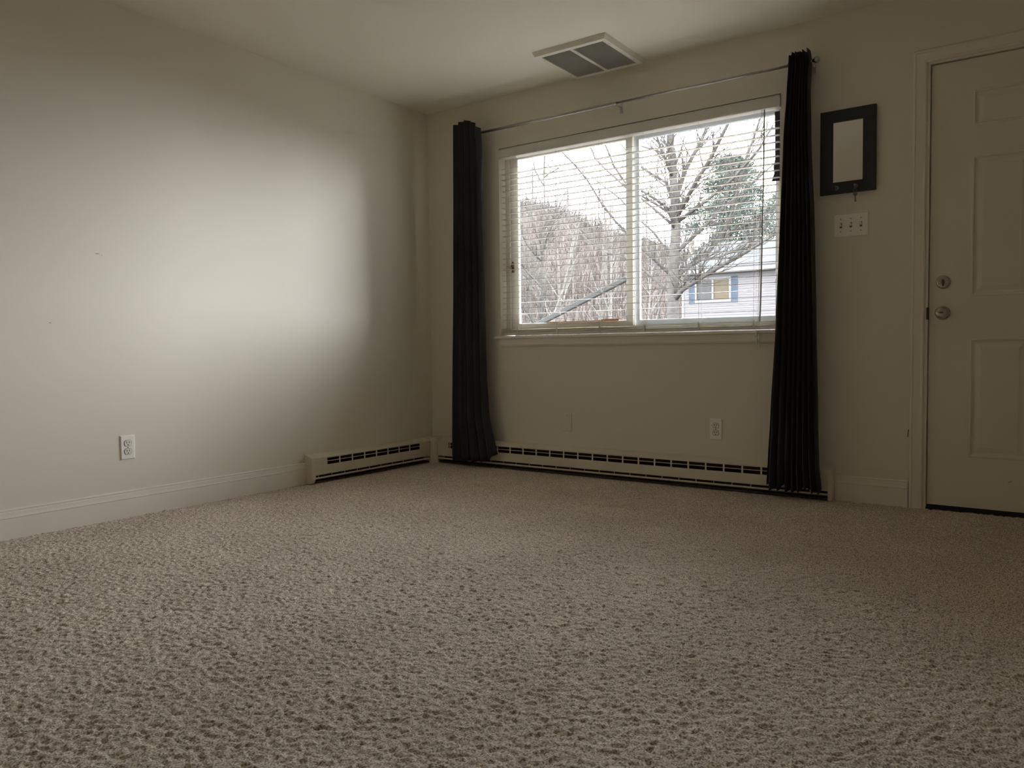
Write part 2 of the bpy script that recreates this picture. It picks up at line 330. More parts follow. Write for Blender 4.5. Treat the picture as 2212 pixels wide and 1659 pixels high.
# ---- curtains
def curtain(label, prof, n, ph, seed, ztop, hem, arch=None, foot=None):
    """prof: rows (z, x0, x1, yc, amp) from top to hem"""
    rng = random.Random(seed); NU, NV = n*14, 60
    root = empty('curtain', ((prof[0][1]+prof[0][2])/2, -0.085, prof[0][0])); tag(root, label, 'curtain', 'curtains beside the window')
    fr = [rng.uniform(0.8,1.2) for _ in range(n+1)]; am = [rng.uniform(0.75,1.15) for _ in range(n+1)]
    topj = [rng.uniform(-0.010,0.010) for _ in range(n*2+2)]; hemj = [rng.uniform(-1,1) for _ in range(n*2+2)]
    acc = [0]
    for k in range(n): acc.append(acc[-1]+fr[k])
    vs = []; fs = []
    for j in range(NV+1):
        t = j/NV; zz = prof[0][0]+(prof[-1][0]-prof[0][0])*t
        k = 0
        while k < len(prof)-2 and prof[k+1][0] > zz: k += 1
        a, b = prof[k], prof[k+1]; q = max(0,min(1,(zz-a[0])/(b[0]-a[0]))); q = q*q*(3-2*q)*0.4+q*0.6
        x0, x1, yc, A = [a[i]+(b[i]-a[i])*q for i in (1,2,3,4)]
        for i in range(NU+1):
            u = i/NU; pos = u*n; kk = min(int(pos), n-1)
            uu = (acc[kk]+(acc[kk+1]-acc[kk])*(pos-kk))/acc[-1]
            th = 2*math.pi*pos+ph
            drift = 0.35*math.sin(3*t+kk)*t
            s_ = math.sin(th+drift); amp = A*(am[kk]*(1-(pos-kk))+am[kk+1]*(pos-kk))
            y = yc+amp*(s_*0.9+0.1*math.sin(3*th))+0.003*math.sin(7*th+5*t)
            x = x0+(x1-x0)*uu+0.35*(x1-x0)/n*math.sin(2*th)*0.45*(1-0.4*t)
            hz = (topj[int(pos*2)] if ztop else float(np.interp(pos*2, range(len(topj)), topj)))*(1-t)**14
            z = zz+hz*(1 if ztop else 0.3)+hem*(t**10)*hemj[int(pos*2)]*0.5+hem*1.5*t**10*(s_*0.5+0.5)*0.4
            if arch: z += float(np.interp(u, [q[0] for q in arch], [q[1] for q in arch]))*max(0,1-t*9)
            if foot: z += float(np.interp(u, [q[0] for q in foot], [q[1] for q in foot]))*t**12
            vs.append((x,y,z))
    for j in range(NV):
        for i in range(NU):
            a = j*(NU+1)+i; fs.append((a,a+1,a+NU+2,a+NU+1))
    L = root.location
    m = MB(); m.add([(v[0]-L.x, v[1]-L.y, v[2]-L.z) for v in vs], fs); o = m.obj('curtain_panel', CURT, root, True)
    sd = o.modifiers.new('thickness','SOLIDIFY'); sd.thickness = 0.002
    # metal grommets sit in the cloth where it crosses the rod
    for mth in range(1, 2*n+1):
        pos = (mth*math.pi-ph)/(2*math.pi)
        if not (0.3 if ztop else 2.6) < pos < n-0.2: continue
        kk = int(pos); uu = (acc[kk]+(acc[kk+1]-acc[kk])*(pos-kk))/acc[-1]; x = prof[1][1]+(prof[1][2]-prof[1][1])*uu
        g = MB(); g.tube([(x-L.x, -0.085-L.y+0.0165*math.cos(2*math.pi*q/16), 2.153-L.z+0.0165*math.sin(2*math.pi*q/16)) for q in range(17)], 0.0032, 6, cap=False); g.obj('grommet', GROM, root, True)
    return root
curtain('dark charcoal grommet curtain left of the window', [(2.212,0.307,0.529,-0.110,0.020),(2.05,0.305,0.539,-0.110,0.020),(1.82,0.298,0.530,-0.104,0.021),(1.23,0.276,0.530,-0.092,0.022),(0.65,0.262,0.545,-0.100,0.022),(0.34,0.258,0.565,-0.107,0.026),(0.10,0.256,0.622,-0.116,0.026),(0.045,0.258,0.636,-0.117,0.026)], 5, 0.9, 11, False, 0.012, [(0,0.010),(0.2,0.016),(0.42,0.030),(0.6,0.026),(0.8,0.008),(0.92,-0.014),(1,-0.036)], [(0,-.012),(0.7,-.012),(0.88,0.012),(1,0.045)])
curtain('dark charcoal grommet curtain right of the window next to the mirror', [(2.205,2.458,2.558,-0.088,0.040),(2.15,2.455,2.566,-0.088,0.040),(2.02,2.447,2.560,-0.088,0.038),(1.80,2.430,2.564,-0.089,0.038),(1.33,2.414,2.584,-0.092,0.037),(0.88,2.398,2.596,-0.098,0.037),(0.41,2.376,2.610,-0.107,0.036),(0.18,2.366,2.618,-0.114,0.035),(0.045,2.360,2.632,-0.117,0.035)], 8, 0.2, 23, True, 0.03)

# ================================================================== HEATERS
def heater(root, L, cells, blankL, blankR, endL, endR):
    """local frame: x along the wall, -y into the room; cells = (x_start, count, pitch)"""
    D = 0.065
    m = MB(); m.box(0, L, -0.006, -0.001, 0.006, 0.158); m.obj('back_plate', HEAT, root)
    m = MB(); m.prism([(-0.001,0.168),(-0.006,0.168),(-D+0.006,0.153),(-D-0.001,0.149),(-D-0.001,0.1435),(-D+0.001,0.1435),(-D+0.001,0.147),(-0.007,0.1605),(-0.001,0.1605)], 0, L, 'x'); m.obj('top_hood', HEAT, root)
    m = MB(); m.prism([(-D,0.1025),(-D,0.050),(-D+0.004,0.046),(-D+0.012,0.046),(-D+0.012,0.0475),(-D+0.005,0.048),(-D+0.0015,0.051),(-D+0.0015,0.1025)], 0, L, 'x'); m.obj('front_panel', HEAT, root)
    m = MB(); m.prism([(-D+0.003,0.034),(-D+0.002,0.032),(-D+0.003,0.0255),(-D+0.008,0.024),(-D+0.010,0.026),(-D+0.010,0.034)], 0.002, L-0.002, 'x')
    k = 0.05
    while k < L: m.box(k, k+.004, -D+0.004, -D+0.0055, 0.03, 0.048); k += cells[2]
    m.obj('lower_rail', HEAT, root)
    m = MB(); m.box(0.003, L-0.003, -D+0.012, -0.006, 0.003, 0.010); m.obj('base_strip', DARK, root)
    x0, n, p = cells; x1 = x0+n*p
    g = MB(); g.box(x0, x1, -D, -D+0.0015, 0.1215, 0.1248); g.box(x0, x1, -D, -D+0.0015, 0.1410, 0.1436); 
    for i in range(n+1): g.box(x0+i*p-.0045, x0+i*p+.0045, -D-0.0003, -D+0.0017, 0.1024, 0.1436)
    g.obj('grille', HEAT, root)
    for a, b in ((blankL[0], blankL[1]), (blankR[0], blankR[1])):
        if b > a:
            m = MB(); m.box(a, b, -D, -D+0.0015, 0.1026, 0.1434); m.box(a+.004, b-.004, -D-0.001, -D, 0.128, 0.1295); m.box(a, b, -D-0.0012, -D, 0.1015, 0.1030); m.obj('blank_plate', HEAT, root)
    m = MB(); m.tube([(0.02,-0.036,0.085),(L-0.02,-0.036,0.085)], 0.011, 10); m.obj('water_pipe', mat('copper_pipe',(0.25,0.12,0.06),0.4,0.8), root, True)
    m = MB(); k = x0-0.02
    while k < x1+0.02: m.box(k, k+.0008, -0.056, -0.012, 0.056, 0.114); k += 0.010
    tag(m.obj('heating_fins', FIN, root), kind='stuff')
    m = MB(); m.box(0.003, L-0.003, -0.0125, -0.0065, 0.012, 0.15); m.obj('inner_liner', DARK, root)
    for a, b, s in ((endL, endL+0.030, -1),) if endL is not None else (): 
        m = MB(); m.prism([(0,0.170),(-0.008,0.170),(-D-0.003,0.152),(-D-0.003,0.030),(-D+0.014,0.0),(0,-0.004)], a, b, 'x'); m.obj('end_cap', HEAT, root, bevel=0.002)
    if endR is not None:
        m = MB(); m.prism([(0,0.170),(-0.008,0.170),(-D-0.003,0.154),(-D-0.003,0.0),(0,-0.004)], endR-0.020, endR, 'x'); m.obj('end_cap', HEAT, root, bevel=0.002)
hb = empty('baseboard_heater', (0.102, 0, 0)); tag(hb, 'long cream baseboard heater under the window', 'heater', 'baseboard heaters')
heater(hb, 2.568-.02, (0.611-0.102-0.4, 22, 0.1005), (0.0,0.105), (2.325,2.549), None, 2.569)
m = MB(); m.box(0.099,0.104,-0.0665,-0.0648,0.104,0.1425); m.obj('panel_gap', DARK, hb)
hl = empty('baseboard_heater', (0, -1.125, 0), math.pi/2); tag(hl, 'short cream baseboard heater on the left wall by the corner', 'heater', 'baseboard heaters')
heater(hl, 1.027, (0.112, 8, 0.1015), (0.030,0.108), (0.929,1.022), -0.002, None)
m = MB(); m.prism([(-0.0055,0.001),(-0.0055,-0.0650),(-0.02,-0.0785),(-0.034,-0.0815),(-0.046,-0.0815),(-0.060,-0.078),(-0.0705,-0.066),(-0.0705,0.001)], 0, 0.171, 'z')
m2 = MB(); m2.v = [(0.104+(v[0]+0.0055)*1.0+0.0 , v[1], v[2]) for v in m.v]
# corner trim: a rounded upright closing the two heaters at the inside corner
cm = MB(); cm.prism([(0.0015,-0.0015),(0.0015,-0.0970),(0.060,-0.0970),(0.067,-0.095),(0.078,-0.090),(0.088,-0.082),(0.096,-0.070),(0.1005,-0.060),(0.1005,-0.0015)], -0.004, 0.1715, 'z')
tag(cm.obj('heater_corner_cover', HEAT, bevel=0.002), 'cream corner cover joining the two baseboard heaters', 'cover')

# ================================================================== PLATES
def plate(root, w_, h_, m1=PLATE, th=0.0055):
    m = MB(); b = 0.004; w2, h2 = w_/2, h_/2
    m.add([(-w2,-.0005,-h2),(w2,-.0005,-h2),(w2,-.0005,h2),(-w2,-.0005,h2),(-w2,-.002,-h2),(w2,-.002,-h2),(w2,-.002,h2),(-w2,-.002,h2),(-w2+b,-th,-h2+b),(w2-b,-th,-h2+b),(w2-b,-th,h2-b),(-w2+b,-th,h2-b)],
          [(3,2,1,0),(8,9,10,11)]+[(i,(i+1)%4,4+(i+1)%4,4+i) for i in range(4)]+[(4+i,4+(i+1)%4,8+(i+1)%4,8+i) for i in range(4)])
    m.obj('cover_plate', m1, root, bevel=0.0008)
def screw(root, x, z, y=-0.0055, mt=SCREW, r=0.0032):
    m = MB(); m.lathe([(r,0),(r,0.0008),(r*0.7,0.0014)], 10, (x,y,z)); m.obj('screw', mt, root)
def outlet(label, loc, rz):
    root = empty('wall_outlet', loc, rz); tag(root, label, 'outlet', 'duplex wall outlets'); plate(root, 0.070, 0.114)
    for s in (1,-1):
        zc = 0.0195*s; prof = []
        for q in range(24):
            a = 2*math.pi*q/24; prof.append((0.0172*math.cos(a), zc+max(-0.0135,min(0.0135,0.0172*math.sin(a)))))
        g = MB(); g.prism([(a*1.10,zc+(b-zc)*1.10) for a,b in prof], -0.0060, -0.0050, 'y'); sm = g.obj('receptacle_shade_ring', mat('seam_shade',(0.10,0.09,0.075),0.7), root)  # dark ring: shade of the gap around the receptacle, put into the colour
        m = MB(); m.prism(prof, -0.0078, -0.0052, 'y'); r = m.obj('receptacle', RECEP, root, bevel=0.0005)
        for x, hh in ((-0.0064,0.0045),(0.0064,0.0038)):
            m = MB(); m.box(x-.0014,x+.0014,-0.0082,-0.0070,zc+.004-hh,zc+.004+hh); m.obj('slot', SLOT, r)
        m = MB(); m.lathe([(0.0027,0),(0.0027,0.0006)], 10, (0,-0.0077,zc-0.0078)); m.obj('ground_hole', SLOT, r)
    screw(root, 0, 0, -0.0055, SCREWP)
    return root
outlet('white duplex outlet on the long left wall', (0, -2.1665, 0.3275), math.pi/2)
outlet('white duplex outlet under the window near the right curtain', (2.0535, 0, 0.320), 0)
bp = empty('blank_cover', (1.1045, 0, 0.3165)); tag(bp, 'blank wall coloured cover plate under the left window pane', 'cover plate'); plate(bp, 0.070, 0.114, WALL)
for z in (0.040,-0.040): screw(bp, 0, z, -0.0055, SCREWP, 0.003)
sw = empty('light_switch', (2.736, 0, 1.3555)); tag(sw, 'white three toggle light switch plate below the mirror', 'switch'); plate(sw, 0.160, 0.112)
for k, x in enumerate((-0.046,0,0.046)):
    m = MB(); m.box(x-.0055,x+.0055,-0.0060,-0.0050,-0.0125,0.0125); t = m.obj('toggle_slot', mat('toggle_recess',(0.10,0.09,0.075),0.6), sw)
    m = MB(); m.add([(x-.004,-.0055,-.006),(x+.004,-.0055,-.006),(x+.004,-.0055,.006),(x-.004,-.0055,.006),(x-.003,-.017,.004),(x+.003,-.017,.004),(x+.003,-.015,.0105),(x-.003,-.015,.0105)],[(0,1,5,4),(1,2,6,5),(2,3,7,6),(3,0,4,7),(4,5,6,7)]); m.obj('toggle', RECEP, t)
    for z in (0.030,-0.030): screw(sw, x, z, -0.0055, SCREW if z > 0 else SCREWP, 0.003)
for x, w_ in ((-0.001,0.009),(0.0475,0.005)):
    m = MB(); m.prism([(x-w_,0.0395),(x+w_,0.0395),(x,0.033)] if x < .02 else [(x-w_,0.034),(x+w_,0.034),(x,0.0425)], -0.0062, -0.0056, 'y'); m.obj('white_triangle', MARKW, sw)  # two small white triangles just above the upper screws

# ================================================================== MIRROR
mi = empty('wall_mirror', (2.7215, 0, 1.712)); tag(mi, 'small mirror in a wide black wooden frame beside the door', 'mirror')
m = MB(); m.frame(-0.1275,0.1275,-0.202,0.202,-0.0685,0.0685,-0.146,0.144,-0.020,-0.001); m.obj('mirror_frame', FRAMEB, mi, bevel=0.0015)
m = MB(); m.box(-0.072,0.072,-0.013,-0.009,-0.149,0.147); m.obj('mirror_pane', mm, mi)
for x in (-0.047, 0.040):
    m = MB(); m.lathe([(0.0105,0),(0.0105,0.002),(0.007,0.004)], 12, (x,-0.020,-0.174)); m.tube([(x,-0.022,-0.172),(x,-0.034,-0.180),(x,-0.040,-0.188),(x,-0.047,-0.184),(x,-0.049,-0.174)], 0.0032, 8)
    m.lathe([(0.003,0),(0.0055,0.002),(0.0045,0.006)], 10, (x,-0.046,-0.172)); m.obj('hook', IRON, mi, True)
ky = empty('hanging_key', (2.7615,-0.0395,1.5235)); tag(ky, 'small dark key hanging from the right hook under the mirror', 'key')
m = MB(); pts = [(0.0075*math.sin(2*math.pi*q/16), 0, -0.0095+0.0095*math.cos(2*math.pi*q/16)) for q in range(17)]; m.tube(pts, 0.0008, 6, cap=False); m.obj('key_ring', IRON, ky, True)
m = MB(); m.lathe([(0.0095,-0.001),(0.0095,0.001)], 14, (0.0,0.003,-0.028)); m.box(-0.003,0.003,0.002,0.004,-0.065,-0.034); m.box(0.003,0.006,0.002,0.004,-0.062,-0.058); m.box(0.003,0.0055,0.002,0.004,-0.054,-0.050); m.obj('key_blade', IRON, ky)

# ================================================================== CEILING VENT
ve = empty('ceiling_vent', (1.425, -0.245, H)); tag(ve, 'rectangular white vent with two grey grilles on the ceiling above the window', 'vent')
X0, X1, Y0, Y1, ZB = -0.212, 0.218, -0.238, 0.205, -0.024
def ring(a0,a1,b0,b1, z0, i0,i1,j0,j1, z1):
    o = [(a0,b0),(a1,b0),(a1,b1),(a0,b1)]; i = [(i0,j0),(i1,j0),(i1,j1),(i0,j1)]
    return [(q[0],q[1],z0) for q in o]+[(q[0],q[1],z1) for q in i], [(k,(k+1)%4,4+(k+1)%4,4+k) for k in range(4)]
m = MB()
m.add(*ring(X0-.012,X1+.012,Y0-.012,Y1+.012,0, X0,X1,Y0,Y1,ZB)); m.add(*ring(X0,X1,Y0,Y1,ZB, X0+.024,X1-.026,Y0+.030,Y1-.026,ZB)); m.add(*ring(X0+.024,X1-.026,Y0+.030,Y1-.026,ZB, X0+.026,X1-.028,Y0+.032,Y1-.028,-.001))
m.obj('vent_frame', VENTM, ve)
m = MB(); m.box(-0.008,0.012,Y0+.031,Y1-.027,ZB,-0.004); m.obj('vent_divider', VENTM, ve, bevel=0.001)
for a, b in ((X0+.026,-0.008),(0.012,X1-.028)):
    m = MB(); y = Y0+.036
    while y < Y1-.030: m.add([(a,y,ZB+.001),(b,y,ZB+.001),(b,y+.0085,ZB+.008),(a,y+.0085,ZB+.008),(a,y+.001,ZB+.0005),(b,y+.001,ZB+.0005),(b,y+.0095,ZB+.0075),(a,y+.0095,ZB+.0075)],[(0,1,2,3),(4,7,6,5),(0,4,5,1),(2,6,7,3),(1,5,6,2),(0,3,7,4)]); y += 0.0072
    m.obj('vent_grille', LOUV, ve)
for x, y in ((X0+.012,Y0+.08),(X0+.012,Y1-.08),(X1-.013,Y0+.08),(X1-.013,Y1-.08)):
    m = MB(); m.lathe([(0.0035,0),(0.0035,0.001),(0.002,0.0015)], 10, (x,y,ZB+.0002), '-z'); m.obj('screw', SCREW, ve)

# ================================================================== DOOR
DL, DR = 3.0775, 3.9915
YD = 0.016; DT = 0.044
door = empty('door_1', (DL, YD, 0)); tag(door, 'white six panel entrance door at the right edge of the window wall', kind='structure')
OD = (-DL, -YD, 0)
cols = [(3.242, 3.478), (3.591, 3.827)]; rows = [(0.250,0.7955),(0.984,1.6155),(1.746,1.907)]
xs = [DL, cols[0][0], cols[0][1], cols[1][0], cols[1][1], DR]; zs = [0.0175, *[v for r in rows for v in r], 2.0475]
m = MB()
for i in range(5):
    for j in range(7):
        if i in (1,3) and j in (1,3,5): continue
        m.add([(xs[i],YD,zs[j]),(xs[i+1],YD,zs[j]),(xs[i+1],YD,zs[j+1]),(xs[i],YD,zs[j+1])],[(0,1,2,3)])
m.add([(DL,YD,zs[0]),(DR,YD,zs[0]),(DR,YD,zs[-1]),(DL,YD,zs[-1]),(DL,YD+DT,zs[0]),(DR,YD+DT,zs[0]),(DR,YD+DT,zs[-1]),(DL,YD+DT,zs[-1])],[(7,6,5,4),(0,4,5,1),(1,5,6,2),(2,6,7,3),(3,7,4,0)])
slab = m.obj('door_slab', DOORM, door, loc=OD)
for a, b in cols:
    for c0, c1 in rows:
        k = MB(); lv = [(0,0),(0.003,-0.0025),(0.009,-0.0025),(0.015,0.0055),(0.022,0.0065),(0.027,0.0060),(0.045,0.0005),(0.050,0.0005)]; vs = []; fs = []
        for d, dy in lv: vs += [(a+d,YD+dy,c0+d),(b-d,YD+dy,c0+d),(b-d,YD+dy,c1-d),(a+d,YD+dy,c1-d)]
        for q in range(len(lv)-1): fs += [(q*4+i,q*4+(i+1)%4,q*4+4+(i+1)%4,q*4+4+i) for i in range(4)]
        q = (len(lv)-1)*4; fs.append((q,q+1,q+2,q+3)); k.add(vs,fs); k.obj('door_panel', DOORM, slab)
kx = 3.1345
m = MB(); m.lathe([(0.0315,0),(0.0315,0.003),(0.028,0.008),(0.0235,0.010),(0.012,0.011),(0.011,0.030),(0.017,0.036),(0.0245,0.042),(0.0275,0.050),(0.0265,0.057),(0.020,0.062),(0.008,0.0635)], 28, (kx,YD,0.9120)); kn = m.obj('door_knob', CHROME, door, True, loc=OD)
m = MB(); m.box(kx-.0085,kx+.0085,YD-.0665,YD-.0632,0.9095,0.9145); m.obj('thumb_button', STRIKE, kn)
m = MB(); m.lathe([(0.0305,0),(0.0305,0.004),(0.0285,0.008),(0.024,0.011),(0.018,0.0115)], 28, (kx,YD,1.0545)); db = m.obj('deadbolt', CHROME, door, True, loc=OD)
m = MB(); m.lathe([(0.007,0),(0.0065,0.008),(0.003,0.009)], 14, (kx,YD-.0113,1.0545)); m.prism([(kx-.004,1.0665),(kx+.004,1.0665),(kx+.0055,1.054),(kx+.003,1.036),(kx-.003,1.036),(kx-.0055,1.054)], YD-.021, YD-.016, 'y'); m.obj('thumb_turn', mat('turn_bronze',(0.16,0.12,0.08),0.35,0.9), db, bevel=0.001)
for x in (kx-.014, kx+.014):
    m = MB(); m.lathe([(0.0032,0),(0.0032,0.001),(0.002,0.0022)], 10, (x,YD-.0112,1.053)); m.obj('screw', mat('bright_screw',(0.75,0.72,0.66),0.15,1.0), db, True)
m = MB(); m.box(DL, DR, YD-.004, YD+DT-.002, 0.0015, 0.0168); m.obj('door_sweep', RUBBER, door, loc=OD)
m = MB(); m.prism([(3.398,0.146),(3.404,0.151),(3.412,0.156),(3.416,0.1555),(3.411,0.150),(3.404,0.1465)], YD-.0006, YD+.0002, 'y'); m.obj('scuff_mark', mat('door_scuff',(0.30,0.27,0.21),0.8), slab)
# frame and casing
tr = empty('trim_1', (3.035, 0, 0)); tag(tr, 'white moulded door casing and jamb', kind='structure'); OT = (-3.035, 0, 0)
CP = [(3.0035,-0.001),(3.0035,-0.010),(3.008,-0.0150),(3.014,-0.0160),(3.018,-0.0130),(3.024,-0.0125),(3.040,-0.0105),(3.048,-0.0095),(3.051,-0.0115),(3.056,-0.0110),(3.0605,-0.0070),(3.0605,-0.001)]
m = MB(); m.prism(CP, -0.015, 2.0675, 'z')
# top end of the leg is mitred
n = len(CP); m.v = [(x,y,(z if z < 1 else 2.0605+(3.0605-x))) for (x,y,z) in m.v]
m.obj('casing_side', TRIM, tr, loc=OT)
m = MB(); off = 3.0605
m.v = []; m.f = []
prof = [(y, 2.0605+(off-x)) for x,y in CP]
m.prism(prof, 3.0605, 4.0085, 'x'); m.v = [((x-(z-2.0605)) if x < 3.5 else (x+(z-2.0605)), y, z) for (x,y,z) in m.v]
m.obj('casing_top', TRIM, tr, loc=OT)
m = MB(); m.prism([(2*3.5345-x,y) for x,y in CP], -0.015, 2.0605, 'z'); m.obj('casing_side', TRIM, tr, loc=OT)
m = MB(); m.box(DX0+.001, 3.0735, 0.0, 0.155, -0.015, 2.0735); m.box(3.9955, DX1-.001, 0.0, 0.155, -0.015, 2.0735); m.box(3.0735, 3.9955, 0.0, 0.155, 2.0515, 2.0735)
m.box(3.0735, 3.0870, YD+DT+.001, YD+DT+.016, -0.015, 2.0515); m.box(3.9820, 3.9955, YD+DT+.001, YD+DT+.016, -0.015, 2.0515); m.box(3.0735,3.9955,YD+DT+.001,YD+DT+.016,2.038,2.0515)
m.obj('door_jamb', TRIM, tr, loc=OT)
m = MB(); m.box(3.0680,3.0752,-0.0010,0.028,0.884,0.940); m.obj('strike_plate', STRIKE, tr, loc=OT)
m = MB(); m.box(3.0735,3.9955,0.0,0.155,-0.015,0.0008); m.obj('threshold', RUBBER, tr, loc=OT)
# marks on the walls
m = MB(); m.prism([(2.9945,0.331),(2.9975,0.332),(2.9985,0.352),(3.0015,0.365),(2.9975,0.366),(2.9955,0.352)], -0.0008, 0.0004, 'y'); m.obj('scuff_mark', SCUFF, wall_back)
for (y,z,a,b) in ((-2.275,1.2267,.012,.0015),(-2.489,0.908,.006,.0012),(-2.255,1.222,.004,.001)):
    m = MB(); m.prism([(y-a,z-b),(y,z-b*1.5),(y+a,z),(y+a*.4,z+b),(y-a*.6,z+b*.6)], -0.0003, 0.0007, 'x'); m.obj('scuff_mark', mat('nick_grey',(0.30,0.27,0.22),0.8), wall_left)

# ================================================================== OUTDOORS
def sstep(t): t = max(0,min(1,t)); return t*t*(3-2*t)
def ground_z(x, y):
    amp = 10.5+10.5*sstep((-26-x)/36)
    start = 44-26*sstep((-16-x)/14)
    z = -0.9+amp*sstep((y-start)/(84-start))
    return z+0.5*math.sin(x*0.21+1)*math.sin(y*0.17)*sstep((y-20)/20)
m = MB(); xs_ = np.linspace(-95, 30, 64); ys_ = np.linspace(0.2, 110, 56)
m.add([(x,y,ground_z(x,y)) for y in ys_ for x in xs_], [(j*64+i,j*64+i+1,(j+1)*64+i+1,(j+1)*64+i) for j in range(55) for i in range(63)])
hill = m.obj('ground_outside', SOIL, None, True); tag(hill, 'brown leaf covered hillside rising outside the window', kind='structure')

